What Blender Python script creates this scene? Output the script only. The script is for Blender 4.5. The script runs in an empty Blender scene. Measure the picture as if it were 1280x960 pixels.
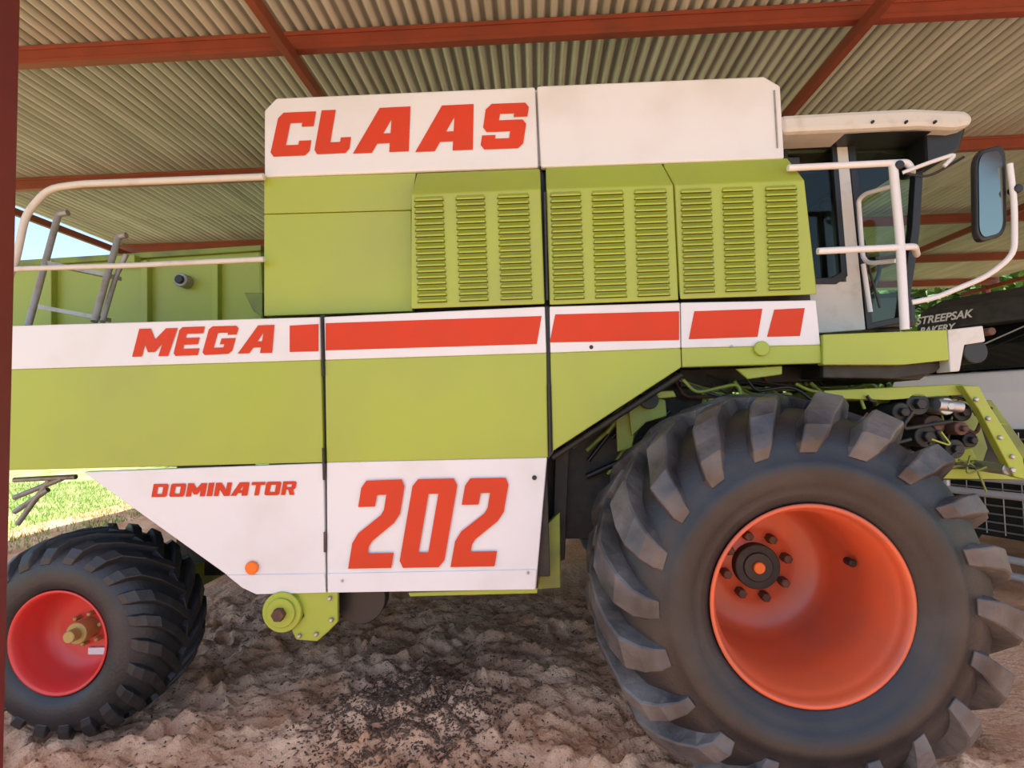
import bpy, bmesh, math, random
from mathutils import Vector, noise, Matrix
random.seed(7)
sc=bpy.context.scene
sc.view_settings.view_transform='Standard'
sc.view_settings.look='None'
sc.view_settings.exposure=0.0

# ---------------- camera (surveyed pose) ----------------
FPX=680.0
yaw,pitch,roll=math.radians(2.5),math.radians(2.8),0.023
C=Vector((0,-2.83,1.73))
F=Vector((-math.sin(yaw)*math.cos(pitch),math.cos(yaw)*math.cos(pitch),math.sin(pitch)))
R0=F.cross(Vector((0,0,1))).normalized(); U0=R0.cross(F)
R=math.cos(roll)*R0-math.sin(roll)*U0
U=math.sin(roll)*R0+math.cos(roll)*U0
cd=bpy.data.cameras.new('camera'); cam=bpy.data.objects.new('camera',cd); sc.collection.objects.link(cam)
cd.sensor_width=36; cd.lens=FPX/1280*36; cd.clip_start=0.05; cd.clip_end=500
cam.matrix_world=Matrix(((R.x,U.x,-F.x,C.x),(R.y,U.y,-F.y,C.y),(R.z,U.z,-F.z,C.z),(0,0,0,1)))
sc.camera=cam

def P(px,py,y):
    """side-elevation survey point (measured on the photo) -> metres on the vertical plane at depth y"""
    d=F+R*((px-640)/FPX)+U*((480-py)/FPX)
    return C+d*((y-C.y)/d.y)

# ---------------- materials ----------------
def mat(name,col,rough=0.5,metal=0.0,col2=None,nscale=3.0,bump=0.0,bscale=40,spec=0.5,lo=0.4,hi=0.75,detail=6):
    m=bpy.data.materials.new(name); m.use_nodes=True
    nt=m.node_tree; b=nt.nodes['Principled BSDF']
    b.inputs['Roughness'].default_value=rough; b.inputs['Metallic'].default_value=metal
    b.inputs['Specular IOR Level'].default_value=spec
    b.inputs['Base Color'].default_value=(*col,1)
    tc=nt.nodes.new('ShaderNodeTexCoord')
    if col2:
        n=nt.nodes.new('ShaderNodeTexNoise'); n.inputs['Scale'].default_value=nscale; n.inputs['Detail'].default_value=detail
        r=nt.nodes.new('ShaderNodeValToRGB'); r.color_ramp.elements[0].position=lo; r.color_ramp.elements[1].position=hi
        r.color_ramp.elements[0].color=(*col,1); r.color_ramp.elements[1].color=(*col2,1)
        nt.links.new(tc.outputs['Object'],n.inputs['Vector']); nt.links.new(n.outputs['Fac'],r.inputs['Fac'])
        nt.links.new(r.outputs['Color'],b.inputs['Base Color'])
    if bump:
        n2=nt.nodes.new('ShaderNodeTexNoise'); n2.inputs['Scale'].default_value=bscale; n2.inputs['Detail'].default_value=6
        bp=nt.nodes.new('ShaderNodeBump'); bp.inputs['Strength'].default_value=bump; bp.inputs['Distance'].default_value=0.02
        nt.links.new(tc.outputs['Object'],n2.inputs['Vector']); nt.links.new(n2.outputs['Fac'],bp.inputs['Height'])
        nt.links.new(bp.outputs['Normal'],b.inputs['Normal'])
    return m
GREEN=mat('green_paint',(0.315,0.385,0.038),0.42,col2=(0.285,0.33,0.055),nscale=1.6)
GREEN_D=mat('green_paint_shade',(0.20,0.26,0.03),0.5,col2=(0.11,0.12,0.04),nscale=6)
SLIT=mat('louvre_slit',(0.07,0.09,0.01),0.6)
WHITE=mat('white_paint',(0.64,0.645,0.655),0.42,col2=(0.57,0.56,0.54),nscale=2.5,lo=0.5,hi=0.78)
CREAM=mat('cream_paint',(0.54,0.53,0.49),0.5,col2=(0.40,0.36,0.29),nscale=9,lo=0.55,hi=0.8)
ORANGE=mat('orange_decal',(0.54,0.050,0.018),0.5,col2=(0.48,0.05,0.02),nscale=5,spec=0.15)
RIMO=mat('orange_rim',(0.56,0.095,0.032),0.4,col2=(0.36,0.09,0.055),nscale=2.5,lo=0.4,hi=0.75)
RIMR=mat('red_rim',(0.60,0.036,0.032),0.38,col2=(0.48,0.055,0.045),nscale=5)
RUBBER=mat('tyre_rubber',(0.010,0.010,0.012),0.48,col2=(0.032,0.031,0.031),nscale=4,bump=0.12,bscale=110,lo=0.45,hi=0.85)
LUG=mat('tyre_lug_rubber',(0.018,0.018,0.021),0.42,col2=(0.13,0.122,0.118),nscale=4,bump=0.35,bscale=22,lo=0.36,hi=0.72)
RUB2=mat('rear_tyre_rubber',(0.013,0.014,0.016),0.5,col2=(0.028,0.028,0.031),nscale=5,bump=0.15,bscale=60)
DARK=mat('dark_metal',(0.012,0.012,0.010),0.6,col2=(0.035,0.03,0.022),nscale=12)
BLACK=mat('black_plastic',(0.010,0.010,0.011),0.45)
GREY=mat('grey_tube',(0.30,0.30,0.29),0.45,metal=0.3,col2=(0.2,0.16,0.12),nscale=15,lo=0.5,hi=0.8)
STEEL=mat('steel',(0.42,0.42,0.42),0.4,metal=0.8)
ALU=mat('silver_tube',(0.55,0.56,0.58),0.35,metal=0.3)
RUST=mat('rusty_metal',(0.07,0.03,0.02),0.7,col2=(0.14,0.07,0.04),nscale=20)
REDOX=mat('red_oxide_paint',(0.25,0.048,0.026),0.55,col2=(0.19,0.042,0.026),nscale=4)
POSTM=mat('red_oxide_post',(0.13,0.016,0.016),0.5,col2=(0.10,0.016,0.016),nscale=5)
AMBER=mat('amber_reflector',(0.75,0.15,0.01),0.25)
YELB=mat('brass_hub',(0.36,0.28,0.10),0.5,metal=0.4)
MIRR=mat('mirror_glass',(0.24,0.25,0.20),0.12,metal=1.0)
def glass(name,tint,mixf):
    m=bpy.data.materials.new(name); m.use_nodes=True; nt=m.node_tree
    for n in list(nt.nodes): nt.nodes.remove(n)
    o=nt.nodes.new('ShaderNodeOutputMaterial'); t=nt.nodes.new('ShaderNodeBsdfTransparent'); g=nt.nodes.new('ShaderNodeBsdfGlossy')
    t.inputs['Color'].default_value=(*tint,1); g.inputs['Roughness'].default_value=0.03
    mx=nt.nodes.new('ShaderNodeMixShader'); mx.inputs[0].default_value=mixf
    nt.links.new(t.outputs[0],mx.inputs[1]); nt.links.new(g.outputs[0],mx.inputs[2]); nt.links.new(mx.outputs[0],o.inputs[0])
    return m
GLASS=glass('cab_glass',(0.86,0.95,0.86),0.02)
GLASSD=glass('tinted_glass',(0.60,0.68,0.58),0.02)

# ---------------- helpers ----------------
def empty(name,loc=(0,0,0)):
    e=bpy.data.objects.new(name,None); e.location=loc; sc.collection.objects.link(e); e.empty_display_size=0.2; return e
HARV=empty('combine_harvester')
def mk(name,verts,faces,mats,parent=HARV,mi=None,bevel=0,smooth=False,recalc=True):
    me=bpy.data.meshes.new(name); me.from_pydata([tuple(v) for v in verts],[],faces)
    for m in (mats if isinstance(mats,list) else [mats]): me.materials.append(m)
    if mi:
        for p,i in zip(me.polygons,mi): p.material_index=i
    if recalc:
        bm=bmesh.new(); bm.from_mesh(me); bmesh.ops.recalc_face_normals(bm,faces=bm.faces[:]); bm.to_mesh(me); bm.free()
    if smooth:
        for p in me.polygons: p.use_smooth=True
    o=bpy.data.objects.new(name,me); sc.collection.objects.link(o)
    if parent: o.parent=parent
    if bevel:
        b=o.modifiers.new('bevel','BEVEL'); b.width=bevel; b.segments=2; b.limit_method='ANGLE'; b.angle_limit=math.radians(40)
    return o
def prism(name,pts,y,th,m,parent=HARV,bevel=0.006):
    f=[P(a,b,y) for a,b in pts]; n=len(f)
    v=f+[p+Vector((0,th,0)) for p in f]
    fc=[list(range(n)),list(range(2*n-1,n-1,-1))]+[[i,i+n,(i+1)%n+n,(i+1)%n] for i in range(n)]
    return mk(name,v,fc,m,parent,bevel=bevel)
def box(name,a,b,m,parent=HARV,bevel=0.005,rot=None):
    x0,y0,z0=a;x1,y1,z1=b
    v=[(x0,y0,z0),(x1,y0,z0),(x1,y1,z0),(x0,y1,z0),(x0,y0,z1),(x1,y0,z1),(x1,y1,z1),(x0,y1,z1)]
    fc=[(0,1,2,3),(4,7,6,5),(0,4,5,1),(1,5,6,2),(2,6,7,3),(3,7,4,0)]
    return mk(name,v,fc,m,parent,bevel=bevel)
def tube(name,pts,r,m,parent=HARV,smooth=True,res=5,cyclic=False):
    cu=bpy.data.curves.new(name,'CURVE'); cu.dimensions='3D'; cu.bevel_depth=r; cu.bevel_resolution=res; cu.use_fill_caps=True
    pts=[Vector(p) for p in pts]
    out=[pts[0]]
    for i in range(1,len(pts)-1):
        a,b,c=pts[i-1],pts[i],pts[i+1]
        d=min(0.07,(a-b).length*0.4,(c-b).length*0.4) if smooth else 0
        if d>0.003:
            p=b+(a-b).normalized()*d; q=b+(c-b).normalized()*d
            for t in (0,.25,.5,.75,1): out.append(p*(1-t)**2+b*2*t*(1-t)+q*t*t)
        else: out.append(b)
    out.append(pts[-1])
    s=cu.splines.new('POLY'); s.points.add(len(out)-1)
    for i,p in enumerate(out): s.points[i].co=(*p,1)
    s.use_cyclic_u=cyclic
    cu.materials.append(m)
    o=bpy.data.objects.new(name,cu); sc.collection.objects.link(o); o.parent=parent; return o
def ptube(name,pts,r,m,**k): return tube(name,[P(*q) for q in pts],r,m,**k)
def lathe(name,prof,cx,cz,y0,m,parent=HARV,n=96,sgn=1,smooth=True,mi=None):
    v=[];fc=[];mm=[]
    k=len(prof)
    for j in range(n):
        a=2*math.pi*j/n
        for w,r in prof: v.append((cx+r*math.cos(a),y0+sgn*w,cz+r*math.sin(a)))
    for j in range(n):
        for i in range(k-1):
            fc.append((j*k+i,j*k+i+1,((j+1)%n)*k+i+1,((j+1)%n)*k+i)); mm.append(mi[i] if mi else 0)
    o=mk(name,v,fc,m,parent,mi=mm,recalc=True)
    for p in o.data.polygons: p.use_smooth=smooth
    return o
def cyl(name,cx,cz,y0,y1,r,m,parent=HARV,n=32):
    e=0.004
    return lathe(name,[(0,0.0001),(0,r-e),(e,r),(y1-y0-e,r),(y1-y0,r-e),(y1-y0,0.0001)],cx,cz,y0,m,parent,n=n,smooth=False)

# ---------------- glyph decals ----------------
G={
'C':[[(1.2,10),(10,10),(10,6.6),(6.8,6.6),(6.8,7.5),(3.6,7.5),(3.6,2.5),(6.8,2.5),(6.8,3.4),(10,3.4),(10,1),(9,0),(1,0),(0,1),(0,8.8)]],
'L':[[(1,0),(0,1),(0,10),(4.2,10),(4.2,2.6),(7,2.6),(7,3.6),(10,3.6),(10,1),(9,0)]],
'A':[[(0,0),(3.4,0),(6.6,7.6),(6.6,10),(4.0,10)],[(6.5,0),(10,0),(10,10),(6.5,10)],[(1.6,2),(7,2),(7,4.2),(2.6,4.2)]],
'S':[[(1.2,10),(9,10),(10,9),(10,6.9),(6.8,6.9),(6.8,7.7),(3.5,7.7),(3.5,6.3),(9,6.3),(10,5.3),(10,1),(9,0),(1,0),(0,1),(0,3.1),(3.2,3.1),(3.2,2.3),(6.5,2.3),(6.5,3.8),(1,3.8),(0,4.8),(0,8.8)]],
'M':[[(0,0),(2.7,0),(2.7,10),(0,10)],[(7.3,0),(10,0),(10,10),(7.3,10)],[(0,10),(3,10),(5,6),(7,10),(10,10),(5.9,1.5),(4.1,1.5)]],
'E':[[(1,0),(0,1),(0,9),(1,10),(10,10),(10,7.6),(3.4,7.6),(3.4,6.2),(9,6.2),(9,3.8),(3.4,3.8),(3.4,2.4),(10,2.4),(10,0)]],
'G':[[(1,10),(9,10),(10,9),(10,6.8),(6.9,6.8),(6.9,7.6),(3.4,7.6),(3.4,2.4),(6.7,2.4),(6.7,3.5),(5.2,3.5),(5.2,5.6),(10,5.6),(10,1),(9,0),(1,0),(0,1),(0,9)]],
'2':[[(0,7.0),(0,9.2),(.9,10),(9.1,10),(10,9.2),(10,6.1),(9,5.1),(4.6,3.1),(4.0,2.5),(4.0,1.7),(10,1.7),(10,0),(0,0),(0,2.9),(1,4.0),(5.6,6.0),(6.1,6.6),(6.1,8.3),(3.9,8.3),(3.9,7.0)]],
'0':[[(1,10),(5,10),(5,8.3),(3.9,8.3),(3.9,1.7),(5,1.7),(5,0),(1,0),(0,.8),(0,9.2)],[(9,10),(5,10),(5,8.3),(6.1,8.3),(6.1,1.7),(5,1.7),(5,0),(9,0),(10,.8),(10,9.2)]],
'O':[[(1,10),(5,10),(5,7.6),(3.3,7.6),(3.3,2.4),(5,2.4),(5,0),(1,0),(0,1),(0,9)],[(9,10),(5,10),(5,7.6),(6.7,7.6),(6.7,2.4),(5,2.4),(5,0),(9,0),(10,1),(10,9)]],
'D':[[(0,10),(5,10),(5,7.6),(3.3,7.6),(3.3,2.4),(5,2.4),(5,0),(0,0)],[(9,10),(5,10),(5,7.6),(6.7,7.6),(6.7,2.4),(5,2.4),(5,0),(9,0),(10,1),(10,9)]],
'I':[[(0,0),(10,0),(10,10),(0,10)]],
'N':[[(0,0),(3,0),(3,10),(0,10)],[(7,0),(10,0),(10,10),(7,10)],[(0,10),(3.6,10),(10,0),(6.4,0)]],
'T':[[(0,10),(10,10),(10,7.6),(6.7,7.6),(6.7,0),(3.3,0),(3.3,7.6),(0,7.6)]],
'R':[[(0,0),(3.2,0),(3.2,10),(0,10)],[(3,10),(9,10),(10,9),(10,5),(9,4),(3,4),(3,5.8),(6.8,5.8),(6.8,7.8),(3,7.8)],[(4.6,4.2),(8.2,4.2),(10,0),(6.4,0)]],
}
def lettering(name,items,y,m=ORANGE):
    v=[];fc=[]
    for k,(ch,BL,BR,TR,TL) in enumerate(items):
        q=[P(a,b,y) for a,b in (BL,BR,TR,TL)]
        for j,poly in enumerate(G[ch]):
            s=len(v)
            for gx,gy in poly:
                u,w=gx/10,gy/10
                p=(q[0]*(1-u)+q[1]*u)*(1-w)+(q[3]*(1-u)+q[2]*u)*w
                v.append(p+Vector((0,-0.0004*j,0)))
            fc.append(list(range(s,len(v))))
    return mk(name,v,fc,m,recalc=False)
YT=0.08
YB=0.0
prism('tank_panel_rear',[(330,138),(345,122),(669,108),(673,209),(330,221)],YT,0.05,WHITE,bevel=0.012)
prism('tank_panel_front',[(671,107),(955,95),(976,107),(981,198),(676,209)],YT,0.05,WHITE,bevel=0.012)
ptube('tank_hinge_1',[(968,113,YT-.005),(972,185,YT-.005)],0.004,GREY)
prism('tank_body',[(334,140),(348,125),(955,98),(974,109),(979,198),(334,219)],YT+0.05,2.55,WHITE,bevel=0.02)
prism('engine_bay_body',[(333,219),(1000,196),(1018,432),(404,455),(333,395)],0.16,2.5,DARK)
lettering('lettering_roof',[('C',(337,196),(386,194),(395,139),(349,141)),('L',(392,193),(436,191),(444,136),(402,138)),
 ('A',(441,192),(511,189),(513,133),(449,136)),('A',(519,190),(591,187),(592,130),(526,133)),('S',(600,187),(653,185),(662,128),(608,130))],YT-0.004)
prism('side_panel_upper',[(330,222),(520,216),(514,262),(330,267)],0.09,0.05,GREEN,bevel=0.004)
prism('side_panel_mid',[(330,268),(514,263),(516,389),(330,395)],0.095,0.05,GREEN,bevel=0.004)
prism('seam_strip',[(672,107),(676,107),(684,383),(680,383)],0.14,0.02,BLACK,bevel=0)
def _fl(fl):
    v=[];f=[]
    for q in fl:
        s=len(v); v+=[P(*a) for a in q]; f.append(list(range(s,s+len(q))))
    return v,f
def louvre_box(name,front,topback,cols,rows,yt,yb,slope,rend=None):
    tl,tr,br,bl=front; y0=-0.02
    fl=[[(*bl,y0),(*br,y0),(*tr,y0),(*tl,y0)],[(*tl,y0),(*tr,y0),(*topback[1],0.09),(*topback[0],0.09)],
        [(*bl,y0),(*tl,y0),(*topback[0],0.09),(bl[0],bl[1],0.09)]]
    fl.append([(*br,y0),(br[0],br[1],0.09),(*topback[1],0.09),(*tr,y0)])
    fl.append([(*bl,y0),(bl[0],bl[1],0.09),(br[0],br[1],0.09),(*br,y0)])
    vv,ff=_fl(fl)
    o=mk(name,vv,ff,GREEN)
    bm=bmesh.new(); bm.from_mesh(o.data); bmesh.ops.remove_doubles(bm,verts=bm.verts[:],dist=0.002); bmesh.ops.recalc_face_normals(bm,faces=bm.faces[:]); bm.to_mesh(o.data); bm.free()
    b=o.modifiers.new('bevel','BEVEL'); b.width=0.008; b.segments=3; b.limit_method='ANGLE'
    v=[];fc=[];mi=[]
    cxm=(tl[0]+bl[0])/2
    for (x0,x1) in cols:
        for r in range(rows):
            ty=yt+(yb-yt)*r/rows-slope*((x0+x1)/2-cxm); pitchp=(yb-yt)/rows
            sh=0.035*(ty-yt)
            a,bx=x0+sh,x1+sh; s=len(v)
            sl=slope*(bx-a)
            h=pitchp*0.66
            v+=[P(a+2,ty,y0-0.0005),P(bx-2,ty-sl,y0-0.0005),P(bx,ty+h-sl,y0-0.0005),P(a,ty+h,y0-0.0005)]
            v+=[P(a+2.5,ty+h*0.6,y0-0.018),P(bx-2.5,ty+h*.6-sl,y0-0.018),P(bx-2,ty+h-sl,y0-0.016),P(a+2,ty+h,y0-0.016)]
            fc+=[(s,s+1,s+5,s+4),(s+4,s+5,s+6,s+7),(s,s+4,s+7,s+3),(s+1,s+2,s+6,s+5),(s+7,s+6,s+2,s+3)]; mi+=[0,0,0,0,1]
            s=len(v)
            v+=[P(a+.5,ty+h,y0-0.001),P(bx-.5,ty+h-sl,y0-0.001),P(bx-.5,ty+h+1.5-sl,y0-0.001),P(a+.5,ty+h+1.5,y0-0.001)]
            fc.append((s,s+1,s+2,s+3)); mi.append(1)
    mk(name+'_louvres',v,fc,[GREEN,SLIT],mi=mi,recalc=False)
louvre_box('louvre_panel_rear',[(514,243),(676,236),(681,380),(514,386)],[(521,217),(675,211)],[(517,555),(569,607),(621,662)],18,247,381,0.035)
louvre_box('louvre_panel_mid',[(683,236),(842,231),(848,375),(687,381)],[(682,210),(828,205)],[(687,727),(739,780),(792,834)],18,241,377,0.035)
louvre_box('louvre_panel_front',[(844,231),(1006,225),(1021,368),(850,374)],[(829,205),(985,198)],[(850,890),(902,942),(956,997)],18,237,369,0.035)
prism('stripe_band_rear',[(-190,413),(400,396),(401,450),(-190,468)],YB,0.05,WHITE)
prism('stripe_band_centre',[(405,396),(681,383),(683,441),(406,450)],YB,0.05,WHITE)
prism('stripe_band_mid',[(687,383),(850,378),(851,435),(688,441)],YB,0.05,WHITE)
prism('stripe_band_front',[(851,378),(1020,375),(1026,431),(852,435)],YB,0.05,WHITE)
for i,q in enumerate([[(362,407),(398,405),(398,439),(362,440)],[(407,404),(677,395),(671,430),(407,438)],[(694,393),(849,389),(849,425),(687,428)],
  [(868,389),(953,386),(947,421),(861,424)],[(968,387),(1006,385),(1000,420),(959,421)]]):
    prism('stripe_decal_%d'%(i+1),q,YB-0.003,0.002,ORANGE,bevel=0)
lettering('lettering_band',[('M',(165,446),(210,445),(222,410),(174,411)),('E',(216,445),(247,444),(256,408),(225,409)),('G',(252,444),(289,442),(299,407),(262,408)),('A',(297,442),(340,441),(343,406),(309,407))],YB-0.004)
prism('side_door_rear',[(-190,468),(401,450),(404,578),(-190,593)],YB,0.05,GREEN)
prism('side_door_centre',[(406,450),(683,441),(685,572),(408,578)],YB,0.05,GREEN)
prism('side_door_front',[(688,441),(851,435),(852,459),(691,564)],YB,0.05,GREEN)
prism('side_sill_front',[(852,435),(1026,431),(1028,454),(853,459)],YB,0.05,GREEN)
prism('skirt_rear',[(103,590),(404,579),(407,739),(320,742),(303,733)],YB,0.05,WHITE)
prism('skirt_centre',[(408,578),(684,572),(670,736),(409,740)],YB,0.05,WHITE)
prism('skirt_fold_rear',[(283,719),(406,717),(407,741),(320,743),(303,735)],YB-0.006,0.01,WHITE,bevel=0.003)
prism('skirt_fold_centre',[(409,717),(671,712),(669,737),(410,741)],YB-0.006,0.01,WHITE,bevel=0.003)
prism('seam_rear',[(400,394),(406,394),(410,740),(405,740)],0.03,0.02,BLACK,bevel=0)
prism('seam_mid',[(681,383),(689,383),(692,565),(684,575)],0.03,0.02,BLACK,bevel=0)
ptube('hinge_rod_rear',[(402,396,-0.008),(404,470,-0.008)],0.006,DARK)
ptube('hinge_rod_rear_low',[(404,560,-0.008),(405,600,-0.008)],0.006,DARK)
ptube('hinge_rod_rear_foot',[(406,665,-0.008),(406,690,-0.008)],0.006,RUST)
ptube('hinge_rod_mid',[(681,240,-0.03),(684,375,-0.03)],0.006,DARK)
ptube('hinge_rod_mid_low',[(686,480,-0.008),(688,565,-0.008)],0.006,DARK)
dom=[];
for ch,x0,x1 in [('D',189,208),('O',211,230),('M',232,256),('I',258,265),('N',267,287),('A',288,309),('T',312,329),('O',330,349),('R',351,368)]:
    b0=621.5-(x0-189)*0.016; t0=605-(x0-189)*0.02
    dom.append((ch,(x0,b0),(x1,b0-.3),(x1+3,t0-.3),(x0+3,t0)))
lettering('lettering_small',dom,YB-0.004)
lettering('lettering_number',[('2',(435,711),(489,710),(507,599),(453,601)),('0',(498,710),(554,709),(573,598),(517,599)),('2',(563,709),(618,708),(637,597),(583,598))],YB-0.012)
p=P(316,709,0); cyl('side_reflector',p.x,p.z,-0.02,0.0,0.034,AMBER)
p=P(668,597,0); cyl('door_lock',p.x,p.z,-0.01,0.0,0.012,DARK)
p=P(951,436,0); cyl('sill_latch',p.x,p.z,-0.02,0.0,0.038,GREEN)
p=P(739,434,0); cyl('band_bolt',p.x,p.z,-0.008,0.0,0.01,BLACK)
for i,(a,b,yy) in enumerate([(914,433,0),(640,219,.09),(428,726,-.01),(660,716,-.01),(915,362,-.02)]):
    p=P(a,b,yy); cyl('rivet_%d'%i,p.x,p.z,yy-0.006,yy,0.007,STEEL,n=12)
box('body_core_rear',(-4.0,0.06,1.48),(-1.9,2.85,2.1),DARK)
box('body_core_centre',(-1.45,0.06,0.86),(0.05,2.85,2.1),DARK)
box('threshing_core',(0.0,0.5,0.95),(1.0,2.4,2.05),DARK)
for nm,q,m in [('far_door',[(-190,468),(851,435),(852,459),(691,564),(684,572),(-190,593)],GREEN),('far_skirt',[(103,590),(684,572),(670,736),(320,742)],WHITE),('far_band',[(-190,413),(1020,375),(1026,431),(-190,468)],WHITE)]:
    f=[P(a,b,0) for a,b in q]; n=len(f)
    v=[Vector((t.x,2.9,t.z)) for t in f]+[Vector((t.x,2.95,t.z)) for t in f]
    mk(nm,v,[list(range(n)),list(range(2*n-1,n-1,-1))]+[[i,i+n,(i+1)%n+n,(i+1)%n] for i in range(n)],m)
prism('rear_hood',[(-150,338),(60,322),(215,314),(326,308),(330,412),(-150,425)],0.9,1.4,GREEN,bevel=0.02)
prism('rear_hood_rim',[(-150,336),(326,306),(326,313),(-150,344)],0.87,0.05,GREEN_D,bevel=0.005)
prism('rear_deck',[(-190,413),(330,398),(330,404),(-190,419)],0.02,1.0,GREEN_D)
for i,x in enumerate([60,180,268]):
    prism('rear_hood_rib_%d'%i,[(x-4,326),(x+4,325),(x+4,412),(x-4,412)],0.85,0.06,GREEN,bevel=0.004)
p=P(232,352,0.88); cyl('filler_cap',p.x,p.z,0.82,0.9,0.048,GREY); cyl('filler_cap_core',p.x,p.z,0.80,0.83,0.03,BLACK)
prism('hood_step_plate',[(140,320),(168,318),(168,328),(140,330)],0.82,0.1,GREEN)
prism('hood_scoop',[(305,366),(328,366),(328,396),(316,388)],0.8,0.1,GREEN_D)
ptube('rear_handrail_upper',[(12,345,.05),(20,325,.05),(32,268,.05),(60,236,.05),(100,230,.05),(330,221,.05)],0.019,CREAM)
ptube('rear_handrail_lower',[(-60,342,.05),(20,336,.05),(160,332,.05),(330,324,.05)],0.015,CREAM)
ptube('ladder_stile_1',[(85,266,.35),(73,268,.35),(35,408,.12)],0.018,GREY)
ptube('ladder_stile_2',[(158,294,.35),(148,296,.35),(118,402,.12)],0.018,GREY)
ptube('ladder_stile_3',[(158,318,.30),(145,345,.3),(128,402,.12)],0.014,GREY)
for i,(a,b,c,d) in enumerate([(58,328,136,344),(47,383,122,397)]):
    A=P(a,b,.24-.1*i);B=P(c,d,.24-.1*i)
    dz=Vector((0,0,.012)); dy=Vector((0,.1,0))
    mk('ladder_step_%d'%i,[A-dz,B-dz,B+dz,A+dz,A-dz+dy,B-dz+dy,B+dz+dy,A+dz+dy],[(0,1,2,3),(4,7,6,5),(0,4,5,1),(1,5,6,2),(2,6,7,3),(3,7,4,0)],GREY)

# ---------------- wheels ----------------
def wheel(tag,cx,cz,y0,prof,path,nl,twist,wl,sgn,rub,lugm,rimprof,rimmat,jit=0,n=112):
    E=HARV
    lathe(tag+'_tyre',prof,cx,cz,y0,rub,E,n=n,sgn=sgn)
    v=[];fc=[]
    TW=prof[-1][0]+prof[0][0]
    q=random.Random(5)
    def addlug(side,th0):
        secs=[]; K=len(path)
        j1=1+q.uniform(-jit,jit)
        for i,(w,r,h,wd,t) in enumerate(path):
            w0,r0=path[max(i-1,0)][:2]; w1,r1=path[min(i+1,K-1)][:2]
            tx,tr=w1-w0,r1-r0; L=math.hypot(tx,tr); nx,nr=-tr/L,tx/L
            a=th0+twist*t+q.uniform(-jit,jit)*.04
            ww=wd*wl/r*j1
            row=[]
            h2=h*(1+q.uniform(-jit,jit))
            for (da,hh) in ((-.60,-.02),(-.42,h2*.88),(-.36,h2),(.36,h2),(.42,h2*.88),(.60,-.02)):
                W_=w+nx*hh; R_=r+nr*hh
                if side: W_=TW-W_
                an=a+da*ww
                row.append((cx+R_*math.cos(an),y0+sgn*W_,cz+R_*math.sin(an)))
            secs.append(row)
        s=len(v)
        for row in secs: v.extend(row)
        for i in range(K-1):
            for j in range(5):
                qq=s+i*6+j; fc.append((qq,qq+1,qq+7,qq+6))
        fc.append(tuple(range(s,s+6))); e=s+(K-1)*6; fc.append(tuple(range(e+5,e-1,-1)))
    for i in range(nl):
        a=2*math.pi*i/nl
        addlug(0,a); addlug(1,a+math.pi/nl)
    mk(tag+'_lugs',v,fc,lugm,E,bevel=0.005)
    lathe(tag+'_rim',rimprof,cx,cz,y0,rimmat,E,n=96,sgn=sgn)
FW=0.74
fp=[(0.03,0.405),(-0.005,0.425),(-0.02,0.455),(-0.034,0.47),(-0.036,0.50),(-0.045,0.505),(-0.050,0.57),(-0.05,0.60),(-0.043,0.605),(-0.038,0.655),(-0.015,0.705),(0.03,0.757),(0.08,0.788),(0.16,0.811),(0.27,0.824),(0.37,0.826)]
fprof=fp+[(FW-w,r) for w,r in fp[::-1][1:]]
fpath=[(-0.040,0.635,0.006,.60,0),(-0.034,0.675,0.030,.80,.05),(-0.012,0.71,0.058,.95,.12),(0.03,0.752,0.08,1.08,.22),(0.08,0.786,0.084,1.1,.36),(0.15,0.809,0.08,1.08,.52),(0.26,0.824,0.072,1.05,.76),(0.41,0.826,0.06,1.0,1.0)]
frim=[(0.03,0.395),(0.0,0.417),(-0.012,0.42),(-0.016,0.412),(-0.012,0.402),(0.02,0.396),(0.045,0.388),(0.06,0.376),(0.30,0.368),(0.52,0.36),(0.575,0.34),(0.60,0.30),(0.61,0.22),(0.61,0.18),(0.60,0.17),(0.60,0.0001)]
fc_=P(1014,756,-0.47)
wheel('front_wheel',fc_.x,fc_.z,-0.47,fprof,fpath,20,-0.42,0.118,1,RUBBER,LUG,frim,RIMO,.22)
cyl('front_hub',fc_.x,fc_.z,0.075,0.16,0.115,DARK)
cyl('front_hub_ring',fc_.x,fc_.z,0.065,0.08,0.075,BLACK)
cyl('front_hub_cap',fc_.x,fc_.z,0.05,0.08,0.030,AMBER)
for i in range(8):
    a=2*math.pi*(i+.3)/8
    cyl('front_lug_nut_%d'%i,fc_.x+.16*math.cos(a),fc_.z+.16*math.sin(a),0.07,0.14,0.024,RUST,n=6)
cyl('front_valve',fc_.x+.33,fc_.z+.09,-0.2,-0.14,0.018,BLACK,n=12)
wheel('front_wheel_far',fc_.x,fc_.z,3.42,fprof,fpath,20,-0.42,0.118,-1,RUBBER,LUG,frim,RIMO,.22,n=64)
box('front_axle',(fc_.x-.12,0.15,fc_.z-.12),(fc_.x+.12,2.8,fc_.z+.12),GREEN_D)
RW=0.50
rp=[(0.02,0.27),(-0.01,0.285),(-0.03,0.33),(-0.035,0.38),(-0.02,0.43),(0.02,0.475),(0.07,0.505),(0.14,0.522),(0.25,0.528)]
rprof=rp+[(RW-w,r) for w,r in rp[::-1][1:]]
rpath=[(-0.024,0.42,0.004,.9,0),(-0.01,0.445,0.02,1,.05),(0.018,0.475,0.034,1.1,.12),(0.065,0.503,0.038,1.1,.25),(0.14,0.522,0.035,1.05,.55),(0.27,0.528,0.03,1,1)]
rrim=[(0.02,0.255),(0,0.275),(-0.01,0.277),(-0.012,0.268),(0.0,0.258),(0.04,0.248),(0.14,0.24),(0.19,0.215),(0.21,0.17),(0.21,0.0001)]
rc=P(73,803,0.03)
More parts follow.
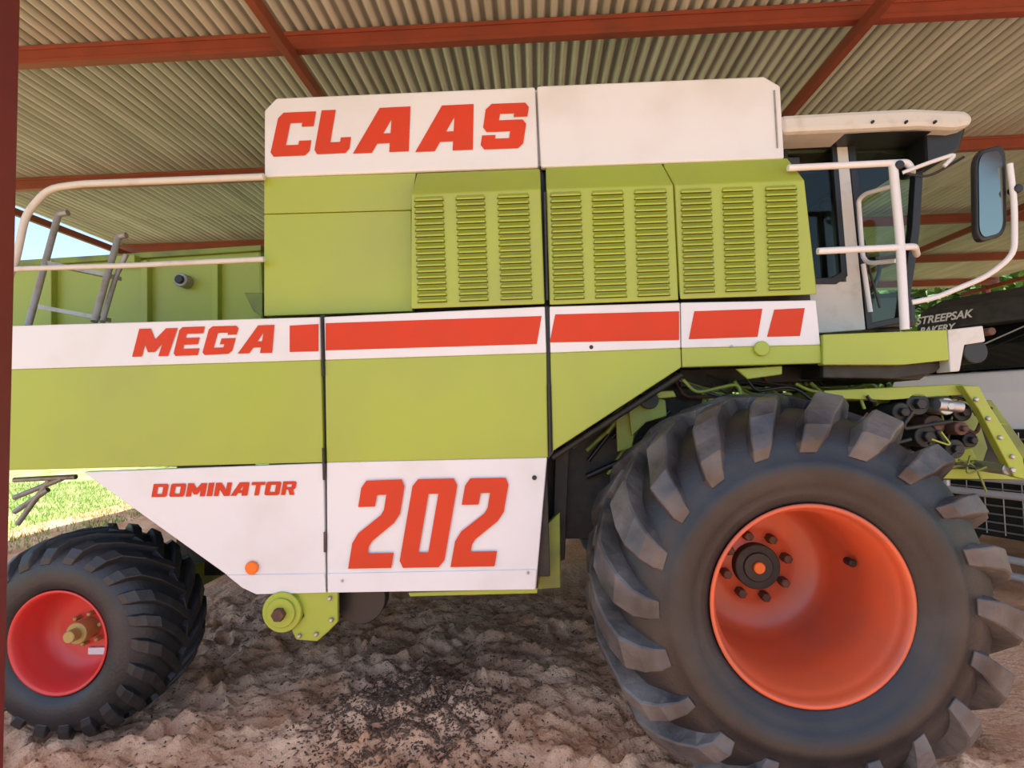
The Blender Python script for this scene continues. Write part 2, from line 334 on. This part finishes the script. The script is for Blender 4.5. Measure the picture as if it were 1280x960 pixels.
wheel('rear_wheel',rc.x,rc.z,0.03,rprof,rpath,22,-0.5,0.07,1,RUB2,RUB2,rrim,RIMR,.06)
wheel('rear_wheel_far',rc.x,rc.z,2.87,rprof,rpath,22,-0.5,0.07,-1,RUB2,RUB2,rrim,RIMR,.06,n=64)
cyl('rear_hub',rc.x,rc.z,0.14,0.25,0.06,YELB); cyl('rear_hub_cap',rc.x,rc.z,0.09,0.16,0.033,YELB)
for i in range(6):
    a=2*math.pi*(i+.3)/6; cyl('rear_lug_nut_%d'%i,rc.x+.085*math.cos(a),rc.z+.085*math.sin(a),0.20,0.25,0.013,YELB,n=6)
box('rim_label',(rc.x+0.0,0.222,rc.z-.15),(rc.x+.1,0.236,rc.z-.11),WHITE)
box('rear_axle',(rc.x-.07,0.3,rc.z-.07),(rc.x+.07,2.6,rc.z+.1),GREEN_D)
box('rear_axle_pivot',(rc.x-.15,1.2,rc.z),(rc.x+.2,1.7,1.5),DARK)
for i,(a,b) in enumerate([((18,600),(95,596)),((18,622),(78,598)),((18,640),(60,612)),((22,655),(62,600))]):
    ptube('straw_spreader_tube_%d'%i,[(*a,.9),(*b,.9)],0.018,GREY)
p=P(354,764,-0.0)
cyl('pulley_disc',p.x,p.z,-0.02,0.06,0.103,GREEN); cyl('pulley_ring',p.x,p.z,-0.035,0.0,0.075,GREEN); cyl('pulley_nut',p.x,p.z,-0.07,0.0,0.034,RUST,n=6); cyl('pulley_shaft',p.x,p.z,0.0,2.7,0.05,DARK)
prism('pulley_bracket',[(352,739),(422,738),(422,778),(410,790),(396,802),(370,800),(364,788),(380,770),(372,745)],0.01,0.03,GREEN)
for i,(a,b) in enumerate([(412,748),(414,775),(395,793),(374,795)]):
    q=P(a,b,0); cyl('bracket_bolt_%d'%i,q.x,q.z,-0.01,0.01,0.012,STEEL,n=6)
p=P(452,752,0.15); cyl('under_pulley',p.x,p.z+.03,0.12,0.2,0.14,BLACK)
prism('under_skid',[(510,741),(672,735),(672,742),(512,746)],0.02,0.04,GREEN)
prism('inner_post_1',[(684,655),(700,640),(701,735),(672,737)],0.16,0.06,GREEN_D)
prism('inner_post_2',[(694,565),(712,556),(706,700),(690,705)],0.35,0.06,DARK)
ptube('arch_strut_1',[(690,572,.1),(852,468,.1)],0.018,DARK)
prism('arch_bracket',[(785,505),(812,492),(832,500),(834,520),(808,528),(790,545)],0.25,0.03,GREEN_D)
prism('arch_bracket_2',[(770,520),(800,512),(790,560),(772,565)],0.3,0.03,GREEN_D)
prism('arch_lever',[(800,490),(842,488),(846,496),(806,500)],0.22,0.02,GREEN)
prism('arch_beam',[(850,462),(1030,456),(1030,476),(850,484)],0.4,0.1,DARK)
prism('arch_plate',[(920,461),(978,457),(978,468),(935,474)],0.06,0.02,GREEN)
p=P(812,500,.2); cyl('arch_pulley',p.x,p.z,.2,.25,.05,DARK)
rr=random.Random(3)
for i in range(26):
    x0=rr.uniform(840,1020); yv=rr.uniform(466,480)
    yy=rr.uniform(.12,.6)
    ptube('hose_%d'%i,[(x0,yv,yy),(x0+rr.uniform(10,40),yv+rr.uniform(8,30),yy),(x0+rr.uniform(40,90),yv+rr.uniform(0,30),yy),(x0+rr.uniform(70,150),yv+rr.uniform(5,35),yy)],rr.choice([.006,.009,.012]),rr.choice([BLACK,DARK,GREEN_D,RUST,GREEN_D]))
for i in range(12):
    x0=rr.uniform(700,840); yv=rr.uniform(540,600); yy=rr.uniform(.3,.45)
    ptube('arch_rod_%d'%i,[(x0,yv,yy),(x0+rr.uniform(20,80),yv-rr.uniform(10,70),yy)],rr.choice([.006,.012,.018]),rr.choice([GREEN_D,DARK,BLACK]))
prism('cab_platform',[(1029,418),(1184,412),(1187,450),(1130,456),(1029,456)],-0.02,0.06,GREEN)
prism('cab_platform_skirt',[(1029,456),(1130,455),(1187,450),(1168,466),(1120,473),(1029,472)],0.05,0.04,DARK)
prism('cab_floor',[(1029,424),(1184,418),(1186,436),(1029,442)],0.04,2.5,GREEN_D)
prism('cab_underfloor',[(1035,442),(1186,450),(1150,475),(1035,470)],0.1,2.2,DARK)
prism('platform_bracket',[(1185,412),(1229,407),(1232,427),(1206,431),(1200,464),(1188,465)],-0.02,0.10,CREAM)
p=P(1216,440,0.02); cyl('work_lamp',p.x,p.z,0.0,0.12,0.06,BLACK)
p=P(1232,415,-0.0); cyl('bracket_bolt_front',p.x+.01,p.z,-0.03,0.05,0.02,RUST,n=8)
# ---- cab
YC=0.32
prism('cab_roof',[(975,143),(1060,138),(1140,134),(1207,137),(1218,143),(1217,155),(1196,160),(1150,158),(978,166)],0.12,2.55,CREAM,bevel=0.03)
prism('cab_roof_trim',[(978,162),(1195,157),(1192,163),(978,169)],0.16,2.4,BLACK)
prism('cab_lamp_housing',[(1158,160),(1208,158),(1200,188),(1180,200),(1160,204)],0.2,0.25,BLACK,bevel=0.02)
prism('cab_lamp_housing_far',[(1158,160),(1208,158),(1200,188),(1180,200),(1160,204)],2.2,0.25,BLACK,bevel=0.02)
for i,x in enumerate((1090,1132,1168)):
    q=P(x,153,.12); cyl('cab_roof_screw_%d'%i,q.x,q.z,.105,.13,.008,BLACK,n=10)
def frame(name,outer,inner,y,th,m):
    n=len(outer); v=[P(a,b,y) for a,b in outer]+[P(a,b,y) for a,b in inner]
    d=Vector((0,th,0)); v=v+[t+d for t in v]
    fc=[]
    for i in range(n):
        j=(i+1)%n
        fc+=[(i,j,n+j,n+i),(2*n+i,3*n+i,3*n+j,2*n+j),(i,2*n+i,2*n+j,j),(n+i,n+j,3*n+j,3*n+i)]
    return mk(name,v,fc,m,bevel=0.004)
YF=2.35
def sideset(tag,yy):
    ob=[]
    ob.append(frame('cab_rear_frame'+tag,[(978,170),(1058,168),(1082,412),(1030,416),(980,416)],[(982,182),(1045,180),(1058,352),(1040,352),(985,352)],YC,0.06,CREAM))
    ob.append(frame('cab_rear_seal'+tag,[(980,180),(1046,178),(1060,345),(1046,355),(985,355)],[(985,186),(1040,184),(1052,340),(1040,347),(988,347)],YC-0.008,0.03,BLACK))
    ob.append(frame('cab_door_frame'+tag,[(1059,168),(1157,168),(1150,290),(1134,402),(1084,412)],[(1069,178),(1147,176),(1140,285),(1125,396),(1091,403)],YC-0.005,0.05,BLACK))
    ob.append(prism('cab_rear_glass'+tag,[(983,184),(1043,182),(1055,345),(986,350)],YC+0.02,0.005,GLASSD,bevel=0))
    ob.append(prism('cab_door_glass'+tag,[(1068,177),(1148,175),(1141,286),(1126,397),(1090,404)],YC+0.02,0.005,GLASS,bevel=0))
    for o in ob: o.location.y=yy-YC
sideset('',YC); sideset('_far',YF)
prism('cab_rear_wall',[(978,168),(984,168),(986,416),(980,416)],YC,2.0,CREAM)
prism('windshield_header',[(1148,166),(1157,166),(1156,180),(1147,180)],YC,2.0,BLACK)
a,b,c=P(1153,175,YC),P(1146,290,YC),P(1131,405,YC); dv=Vector((0,2.0,0))
mk('windshield_glass',[a,b,c,a+dv,b+dv,c+dv],[(0,1,4,3),(1,2,5,4)],GLASS)
prism('cab_headliner',[(984,168),(1156,166),(1150,200),(1100,190),(984,195)],YC+.06,1.9,BLACK)
p=P(1035,400,1.2)
box('driver_seat_base',(p.x-.05,1.0,p.z-.1),(p.x+.5,1.55,p.z+.15),BLACK,bevel=.04)
box('driver_seat_back',(p.x-.1,1.0,p.z+.1),(p.x+.08,1.55,p.z+.85),BLACK,bevel=.05)
s=P(1110,360,1.2)
tube('steering_column',[(s.x+.05,1.27,s.z-.6),(s.x-.15,1.27,s.z+.05)],0.03,BLACK)
ring=[Vector((s.x-.15+.07*math.sin(t),1.27+.2*math.cos(t),s.z+.05+.18*math.sin(t))) for t in [i*math.pi/12 for i in range(24)]]
tube('steering_wheel',ring,0.014,BLACK,smooth=False,cyclic=True)
prism('cab_sun_blind',[(985,182),(1042,180),(1045,215),(987,218)],0.42,0.02,BLACK)
ptube('wiper_arm',[(1100,385,YC-.03),(1086,335,YC-.03),(1080,300,YC-.03)],0.006,BLACK)
ptube('cab_rail_top',[(985,210,-.02),(1112,204,-.02),(1134,203,-.02),(1140,212,-.02),(1140,216,.2)],0.017,WHITE)
ptube('cab_rail_post',[(1116,204,-.02),(1125,300,-.02),(1131,412,-.02)],0.021,WHITE)
ptube('cab_rail_mid',[(1022,314,-.02),(1128,309,-.02),(1143,308,-.02),(1146,318,.1)],0.017,WHITE)
ptube('cab_rail_inner',[(1118,232,.05),(1082,242,.2),(1073,250,.25),(1079,330,.25),(1120,326,.05)],0.012,WHITE)
ptube('cab_rail_inner_low',[(1079,330,.25),(1088,390,.25)],0.012,WHITE)
p=P(1126,205,-.05); cyl('rail_clamp',p.x,p.z,-0.05,-0.0,0.022,BLACK,n=16)
ptube('mirror_arm_upper',[(1128,216,-.02),(1165,202,-.08),(1196,192,-.12),(1180,208,-.1)],0.010,WHITE)
ptube('mirror_arm_lower',[(1140,378,-.02),(1170,372,-.06),(1235,345,-.15),(1268,318,-.2),(1268,255,-.2),(1262,205,-.2)],0.013,WHITE)
ptube('mirror_arm_brace',[(1128,216,-.02),(1160,222,-.06),(1205,196,-.12)],0.006,BLACK)
def rrect(x0,y0,x1,y1,r,sh):
    out=[]
    for cx,cy,a0 in ((x1-r,y1-r*1.5,0),(x0+r,y1-r*1.5,90),(x0+r,y0+r*1.5,180),(x1-r,y0+r*1.5,270)):
        for k in range(5):
            a=math.radians(a0+k*22.5); X=cx+r*math.cos(a); Y=cy+r*1.5*math.sin(a)
            out.append((X,Y-sh*(X-x0)))
    return out
def turned(name,outline,yc,th,m,ang,bevel):
    f=[P(a,b,yc) for a,b in outline]; cx=P(1240,240,yc).x; n=len(f)
    f=[Vector((p.x,yc+(p.x-cx)*math.tan(ang),p.z)) for p in f]
    v=f+[p+Vector((0,th,0)) for p in f]
    return mk(name,v,[list(range(n)),list(range(2*n-1,n-1,-1))]+[[i,i+n,(i+1)%n+n,(i+1)%n] for i in range(n)],m,bevel=bevel)
turned('mirror_shell',rrect(1216,190,1264,306,13,.3),-0.20,0.04,BLACK,math.radians(14),0.01)
turned('mirror_face',rrect(1220,195,1257,300,11,.3),-0.206,0.003,MIRR,math.radians(14),0)
q=P(1270,237,-.2); cyl('mirror_clamp',q.x,q.z,-0.22,-0.17,0.02,BLACK,n=12)
# ---- feeder house / front frame right of wheel
prism('feeder_arm',[(1203,482),(1224,482),(1236,505),(1279,572),(1284,600),(1268,596),(1224,512)],0.1,0.05,GREEN)
prism('feeder_plate_top',[(1030,488),(1200,480),(1226,484),(1228,492),(1110,500),(1030,498)],0.15,0.5,GREEN)
prism('feeder_body',[(1090,500),(1215,492),(1262,560),(1272,600),(1180,600),(1100,560)],0.55,1.7,DARK)
prism('feeder_side',[(1180,500),(1215,495),(1235,560),(1225,590),(1190,590)],0.35,0.05,GREEN_D)
prism('feeder_side_upper',[(1095,498),(1150,494),(1160,520),(1120,532),(1098,520)],0.30,0.04,GREEN_D)
prism('feeder_plate_small',[(1155,568),(1215,560),(1222,575),(1160,582)],0.28,0.04,GREEN)
prism('feeder_lower',[(1150,585),(1284,588),(1284,600),(1150,598)],0.3,0.4,GREEN)
prism('feeder_link',[(1225,500),(1240,500),(1284,560),(1284,580)],0.45,0.06,GREEN_D)
for i,(a,b,r,m) in enumerate([(1170,508,.045,STEEL),(1140,505,.06,BLACK),(1165,532,.055,RUST),(1188,535,.035,RUST),(1150,545,.06,DARK),(1210,550,.04,BLACK),(1245,585,.03,STEEL),(1120,515,.05,DARK),(1200,515,.05,BLACK),(1180,560,.05,DARK)]):
    p=P(a,b,.2); cyl('hydraulic_part_%d'%i,p.x,p.z,0.12+.03*(i%3),0.4,r,m,n=24); cyl('hydraulic_cap_%d'%i,p.x,p.z,0.09+.03*(i%3),0.2,r*.5,m,n=6)
p=P(1172,508,.2); tube('hydraulic_motor',[(p.x-.06,.12,p.z+.01),(p.x+.06,.12,p.z-.005)],0.03,STEEL)
for i in range(32):
    x0=rr.uniform(1080,1215); y0=rr.uniform(484,580); yy=rr.uniform(.08,.4)
    ptube('front_hose_%d'%i,[(x0,y0,yy),(x0+rr.uniform(-20,30),y0+rr.uniform(5,30),yy),(x0+rr.uniform(10,60),y0+rr.uniform(-20,40),yy)],rr.choice([.005,.008,.01]),rr.choice([BLACK,BLACK,GREEN_D,DARK,RUST,GREEN]))
for i,t in enumerate([.1,.35,.6,.85]):
    p=P(1213+60*t,490+95*t,.1); cyl('arm_bolt_%d'%i,p.x,p.z,0.085,0.11,0.012,STEEL,n=8)

# ---------------- shed ----------------
RZ=1.73+2.8
m=bpy.data.materials.new('corrugated_iron'); m.use_nodes=True; nt=m.node_tree; b=nt.nodes['Principled BSDF']
b.inputs['Roughness'].default_value=0.45; b.inputs['Metallic'].default_value=0.15
tc=nt.nodes.new('ShaderNodeTexCoord'); mp=nt.nodes.new('ShaderNodeMapping'); mp.inputs['Scale'].default_value=(7,0.5,1)
n=nt.nodes.new('ShaderNodeTexNoise'); n.inputs['Scale'].default_value=1.2; n.inputs['Detail'].default_value=4
r=nt.nodes.new('ShaderNodeValToRGB'); r.color_ramp.elements[0].position=.3; r.color_ramp.elements[1].position=.7
r.color_ramp.elements[0].color=(.50,.52,.45,1); r.color_ramp.elements[1].color=(.74,.76,.71,1)
# shading painted into the corrugation recesses: object-space height drives a darker tone
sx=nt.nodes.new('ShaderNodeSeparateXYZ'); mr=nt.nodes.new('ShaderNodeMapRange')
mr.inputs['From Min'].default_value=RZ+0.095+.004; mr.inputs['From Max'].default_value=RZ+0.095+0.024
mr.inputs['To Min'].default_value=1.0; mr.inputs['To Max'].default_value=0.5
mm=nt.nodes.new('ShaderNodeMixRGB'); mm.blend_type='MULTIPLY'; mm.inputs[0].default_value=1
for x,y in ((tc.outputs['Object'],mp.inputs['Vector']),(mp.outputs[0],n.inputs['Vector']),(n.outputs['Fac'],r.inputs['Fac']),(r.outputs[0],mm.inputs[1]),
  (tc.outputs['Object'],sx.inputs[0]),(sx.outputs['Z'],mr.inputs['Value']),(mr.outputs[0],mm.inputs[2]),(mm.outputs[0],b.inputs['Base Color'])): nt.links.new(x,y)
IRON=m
v=[];fc=[]
X0,X1=-6.9,11.0; pitchc=0.095; NX=int((X1-X0)/pitchc*8)
YE=-2.1
ys=[(YE,0.2),(0.1,4.6),(4.5,8.6),(8.5,11.5)]
for k,(ya,yb) in enumerate(ys):
    s=len(v)
    for yv in (ya,yb):
        for i in range(NX+1):
            x=X0+i*pitchc/8; v.append((x,yv,RZ+0.095+0.026*math.sin(i*math.pi/4)+(0.010 if yv==ya and k else 0)))
    for i in range(NX): fc.append((s+i,s+i+1,s+NX+2+i,s+NX+1+i))
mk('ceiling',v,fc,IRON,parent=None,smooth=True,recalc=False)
SHED=empty('shed_frame')
def beam_x(name,y,z,h,x0=-6.9,x1=11):
    w=0.06
    box(name,(x0,y,z-h),(x1,y+w,z),REDOX,SHED,bevel=0.003)
    box(name+'_lip',(x0,y-0.012,z-h),(x1,y,z-h+0.03),REDOX,SHED,bevel=0.002)
    box(name+'_lip_top',(x0,y-0.012,z-0.03),(x1,y,z),REDOX,SHED,bevel=0.002)
for i,y in enumerate([YE+.05,-.9,1.04,3.2,5.7,8.1,10.4]):
    beam_x('purlin_%d'%i,y,RZ+0.07,0.14)
for i,x in enumerate([-6.6,-1.76,2.40,6.9,10.9]):
    box('rafter_%d'%i,(x-.03,YE,RZ-0.16),(x+.03,11.4,RZ-0.07),REDOX,SHED)
    box('post_%d'%i,(x-.06,10.6,0),(x+.06,10.72,RZ-.06),REDOX,SHED)
a=P(19,300,-.98)
box('steel_post',(a.x-.12,-1.06,-.05),(a.x,-0.98,RZ+.0),POSTM,SHED,bevel=.004)

# ---------------- floor ----------------
m=bpy.data.materials.new('sandy_soil'); m.use_nodes=True; nt=m.node_tree; b=nt.nodes['Principled BSDF']; b.inputs['Roughness'].default_value=.95
b.inputs['Specular IOR Level'].default_value=.03
tc=nt.nodes.new('ShaderNodeTexCoord')
n=nt.nodes.new('ShaderNodeTexNoise'); n.inputs['Scale'].default_value=1.8; n.inputs['Detail'].default_value=5; n.inputs['Roughness'].default_value=.5
r=nt.nodes.new('ShaderNodeValToRGB'); r.color_ramp.elements[0].position=.36; r.color_ramp.elements[1].position=.60
r.color_ramp.elements[0].color=(.56,.27,.145,1); r.color_ramp.elements[1].color=(.84,.50,.315,1)
n2=nt.nodes.new('ShaderNodeTexNoise'); n2.inputs['Scale'].default_value=90; n2.inputs['Detail'].default_value=3
r2=nt.nodes.new('ShaderNodeValToRGB'); r2.color_ramp.elements[0].position=.30; r2.color_ramp.elements[1].position=.42
r2.color_ramp.elements[0].color=(.40,.32,.27,1); r2.color_ramp.elements[1].color=(1,1,1,1)
mx=nt.nodes.new('ShaderNodeMixRGB'); mx.blend_type='MULTIPLY'; mx.inputs[0].default_value=.7
n3=nt.nodes.new('ShaderNodeTexNoise'); n3.inputs['Scale'].default_value=26; n3.inputs['Detail'].default_value=7; n3.inputs['Roughness'].default_value=.55
bp=nt.nodes.new('ShaderNodeBump'); bp.inputs['Strength'].default_value=.8; bp.inputs['Distance'].default_value=.03
L=nt.links.new
L(tc.outputs['Object'],n.inputs['Vector']);L(tc.outputs['Object'],n2.inputs['Vector']);L(tc.outputs['Object'],n3.inputs['Vector'])
L(n.outputs['Fac'],r.inputs['Fac']);L(n2.outputs['Fac'],r2.inputs['Fac']);L(r.outputs[0],mx.inputs[1]);L(r2.outputs[0],mx.inputs[2])
L(mx.outputs[0],b.inputs['Base Color']);L(n3.outputs['Fac'],bp.inputs['Height']);L(bp.outputs[0],b.inputs['Normal'])
SAND=m
q=random.Random(11)
prints=[(q.uniform(-2.8,.9),q.uniform(-.4,1.8),q.uniform(0,3.14)) for _ in range(75)]
def hgt(x,y):
    p=Vector((x,y,0))
    near=max(0,min(1,(3-abs(y-.8))/2))
    h=.03*noise.noise(p*1.7)
    if near>0 and -3.4<x<2.2:
        h+=near*(.045*noise.noise(p*4.5)+.042*noise.noise(p*9)+.020*noise.noise(p*20)+.007*noise.noise(p*40))
        for (a,b_,t) in prints:
            dx,dy=x-a,y-b_
            if abs(dx)<.3 and abs(dy)<.3:
                u=dx*math.cos(t)+dy*math.sin(t); w=-dx*math.sin(t)+dy*math.cos(t)
                g=math.sqrt((u/.14)**2+(w/.06)**2)
                if g<1.6: h+= -.05*max(0,1-g**2)+.022*math.exp(-((g-1.15)/.2)**2)
    d=math.hypot((x+.75),(y-.35)*.9)
    h+=.11*math.exp(-(d/.40)**2)
    return h
def gridv(xs_,ys_):
    v=[(x,y,hgt(x,y)) for y in ys_ for x in xs_]; nx=len(xs_)
    f=[(j*nx+i,j*nx+i+1,(j+1)*nx+i+1,(j+1)*nx+i) for j in range(len(ys_)-1) for i in range(nx-1)]
    return v,f
def rng(a,b,st,):
    o=[];x=a
    while x<b-1e-6: o.append(x); x+=st
    return o
xl=rng(-8.5,-3.4,.2)+rng(-3.4,2.2,.018)+rng(2.2,14.01,.2)
yl=rng(-30,-8,1)+rng(-8,-.4,.25)+rng(-.4,2.4,.018)+rng(2.4,12.01,.2)
v,f=gridv(xl,yl)
mk('floor',v,f,SAND,parent=None,smooth=True,recalc=False)
CHAFF=mat('chaff',(.09,.045,.025),.9,col2=(.24,.14,.08),nscale=30)
v=[];f=[]
for i in range(8000):
    if i<5800: x=q.gauss(-.75,.27); y=q.gauss(.30,.28)
    else: x=q.uniform(-2.6,1.2); y=q.uniform(-.3,2.2)
    z=hgt(x,y)+.004; a=q.uniform(0,6.28); l=q.uniform(.004,.014); w=q.uniform(.002,.005)
    if q.random()<.02: l*=4
    dx,dy=math.cos(a),math.sin(a); s=len(v); t=q.uniform(-.3,.5)*l
    v+=[(x-dx*l-dy*w,y-dy*l+dx*w,z),(x-dx*l+dy*w,y-dy*l-dx*w,z),(x+dx*l+dy*w,y+dy*l-dx*w,z+t),(x+dx*l-dy*w,y+dy*l+dx*w,z+t+.002),(x,y,z+.006)]
    f+=[(s,s+1,s+4),(s+1,s+2,s+4),(s+2,s+3,s+4),(s+3,s,s+4)]
mk('straw_litter',v,f,CHAFF,parent=None)
GR=mat('grass',(.24,.35,.07),.9,col2=(.62,.59,.30),nscale=2.0,bump=.6,bscale=30)
v=[(-60,-60,-.12),(60,-60,-.12),(60,80,-.12),(-60,80,-.12)];f=[(0,1,2,3)]
mk('ground',v,f,GR,parent=None,recalc=False)
v=[];f=[]
for i in range(26000):
    x=rr.uniform(-16,-6.9); y=rr.uniform(1.5,13)
    zb=-.02 if x>-8.5 and y<12 else -.12
    a=rr.uniform(0,6.28); h=rr.uniform(.04,.12); w=.012; s=len(v)
    v+=[(x-w*math.cos(a),y-w*math.sin(a),zb),(x+w*math.cos(a),y+w*math.sin(a),zb),(x+rr.uniform(-.05,.05),y+rr.uniform(-.05,.05),zb+h)]; f.append((s,s+1,s+2))
mk('grass_patch',v,f,GR,parent=None,recalc=False)
LEAF=mat('foliage',(.06,.14,.02),.6,col2=(.20,.32,.07),nscale=3)
BARK=mat('bark',(.12,.08,.05),.9,bump=.5,bscale=20)
def treemesh(seed):
    q=random.Random(seed); v=[];f=[];mi=[]
    def limb(a,b,r0,r1):
        d=(b-a).normalized(); u=d.orthogonal().normalized(); w=d.cross(u); s=len(v)
        for c,r_ in ((a,r0),(b,r1)):
            for k in range(8):
                t=k*math.pi/4; v.append(c+u*r_*math.cos(t)+w*r_*math.sin(t))
        for k in range(8): f.append((s+k,s+(k+1)%8,s+8+(k+1)%8,s+8+k)); mi.append(1)
    top=Vector((0,0,1.8)); limb(Vector((0,0,0)),top,.2,.14)
    for k in range(11):
        a=k*.7; e=Vector((math.cos(a)*q.uniform(.9,2),math.sin(a)*q.uniform(.9,2),q.uniform(1.4,4.6))); limb(top,e,.09,.03)
        for _ in range(480):
            g=Vector((q.gauss(0,.6),q.gauss(0,.6),max(-1.1,q.gauss(0,.55))))+e
            n1=Vector((q.uniform(-1,1),q.uniform(-1,1),q.uniform(-1,1))).normalized(); n2_=n1.orthogonal().normalized(); sz=q.uniform(.07,.15); s=len(v)
            v.extend([g-n1*sz,g+n2_*sz*.5,g+n1*sz,g-n2_*sz*.5]); f.append((s,s+1,s+2,s+3)); mi.append(0)
    me=bpy.data.meshes.new('tree_mesh'); me.from_pydata([tuple(t) for t in v],[],f); me.materials.append(LEAF); me.materials.append(BARK)
    for p_,i in zip(me.polygons,mi): p_.material_index=i
    return me
tm=[treemesh(1),treemesh(2)]
for i,(x,y,s_) in enumerate([(-13,20,1.1),(-8,19,1.0),(-3,18,1.2),(1.5,20,1.3),(6,17,1.2),(9.5,16,1.4),(12.5,17,1.4),(16,14,1.3),(19,9,1.3),(-24,14,.7),(-19,22,1.1),(20,19,1.4),(22,4,1.3)]):
    o=bpy.data.objects.new('tree',tm[i%2]); sc.collection.objects.link(o); o.location=(x,y,-.12); o.scale=(s_*1.25,s_*1.25,s_*.95); o.rotation_euler=(0,0,i*1.3)

# ---------------- truck on the right ----------------
TR=empty('truck',(4.45,2.5,0)); TR.rotation_euler=(0,0,math.radians(26))
def prism_y(name,prof,y0,y1,m,bevel=.03):
    n=len(prof); v=[(x,y0,z) for x,z in prof]+[(x,y1,z) for x,z in prof]
    return mk(name,v,[list(range(n)),list(range(2*n-1,n-1,-1))]+[[i,i+n,(i+1)%n+n,(i+1)%n] for i in range(n)],m,TR,bevel=bevel)
TARP=mat('dark_canvas',(.035,.036,.034),.8,col2=(.07,.068,.06),nscale=8,bump=.3,bscale=12)
TWHITE=mat('truck_white_paint',(.82,.82,.82),.3)
prism_y('cab_body',[(0,.45),(0,1.80),(.12,2.0),(1.1,2.08),(2.3,2.08),(2.3,.45)],-1.1,1.1,TWHITE)
prism_y('windscreen',[(.30,2.04),(.75,2.55),(2.2,2.55),(2.2,2.04)],-1.02,1.02,mat('dark_glass',(.01,.012,.013),.08),.03)
prism_y('roof',[(.5,2.52),(.62,2.78),(1.0,2.93),(2.4,2.98),(2.4,2.52)],-1.08,1.08,TARP,.05)
prism_y('cargo_box',[(2.45,1.0),(2.45,3.1),(6.5,3.1),(6.5,1.0)],-1.15,1.15,TARP,.05)
prism_y('grille',[(-.04,.42),(-.04,1.45),(.02,1.45),(.02,.42)],-1.0,1.0,BLACK,.01)
for i in range(12): tube('grille_bar_%d'%i,[(-.05,-1.0,.48+i*.08),(-.05,1.0,.48+i*.08)],.008,STEEL,parent=TR)
for i in range(14): tube('grille_upright_%d'%i,[(-.052,-.95+i*.146,.45),(-.052,-.95+i*.146,1.42)],.006,STEEL,parent=TR)
for i,z in enumerate((.18,.32,.88,1.02)): tube('bull_bar_%d'%i,[(-.4,-1.1,z),(-.42,0,z),(-.4,1.1,z)],.034,ALU,parent=TR)
for i,y in enumerate((-1.0,-.35,.35,1.0)): tube('bull_bar_post_%d'%i,[(-.4,y,.15),(-.4,y,1.05)],.028,ALU,parent=TR)
for i,y in enumerate((-.92,.92)):
    box('headlamp_%d'%i,(-.06,y-.12,1.15),(.02,y+.12,1.4),TWHITE,TR,bevel=.02)
tube('wiper',[(.36,.7,2.16),(.62,.1,2.47)],.008,STEEL,parent=TR)
tube('wiper_2',[(.36,-.2,2.16),(.62,-.8,2.47)],.008,STEEL,parent=TR)
for i,(x,y) in enumerate(((1.0,-1.12),(1.0,.9),(5,-1.12),(5,.9))):
    lathe('truck_tyre_%d'%i,[(0,.2),(0,.42),(.05,.48),(.2,.48),(.25,.42),(.25,.2),(.1,.18),(.1,.001)],x,.5,y,RUBBER,TR,n=40)
def txt(s_,size,loc,sx=1):
    c=bpy.data.curves.new('lettering','FONT'); c.body=s_; c.size=size; c.extrude=.002; c.offset=.003; c.materials.append(TWHITE)
    o=bpy.data.objects.new('lettering',c); sc.collection.objects.link(o); o.parent=TR
    o.location=loc; o.rotation_euler=(math.radians(65),0,math.radians(-90)); o.scale=(sx,1,1)
    return o
txt('STREEPSAK',.14,(.51,1.06,2.62),.8)
txt('BAKERY',.12,(.46,1.0,2.50),.8)

# ---------------- light ----------------
w=bpy.data.worlds.new('world'); sc.world=w; w.use_nodes=True; nt=w.node_tree
sk=nt.nodes.new('ShaderNodeTexSky'); sk.sky_type='NISHITA'; sk.sun_disc=False; sk.sun_elevation=math.radians(70); sk.sun_rotation=math.radians(200)
nt.links.new(sk.outputs[0],nt.nodes['Background'].inputs['Color']); nt.nodes['Background'].inputs['Strength'].default_value=.36
sd=bpy.data.lights.new('sun','SUN'); sd.energy=9; sd.angle=.009; sd.color=(1,.95,.88)
so=bpy.data.objects.new('sun',sd); sc.collection.objects.link(so)
so.rotation_euler=Vector((.2,-.27,1)).to_track_quat('Z','Y').to_euler()
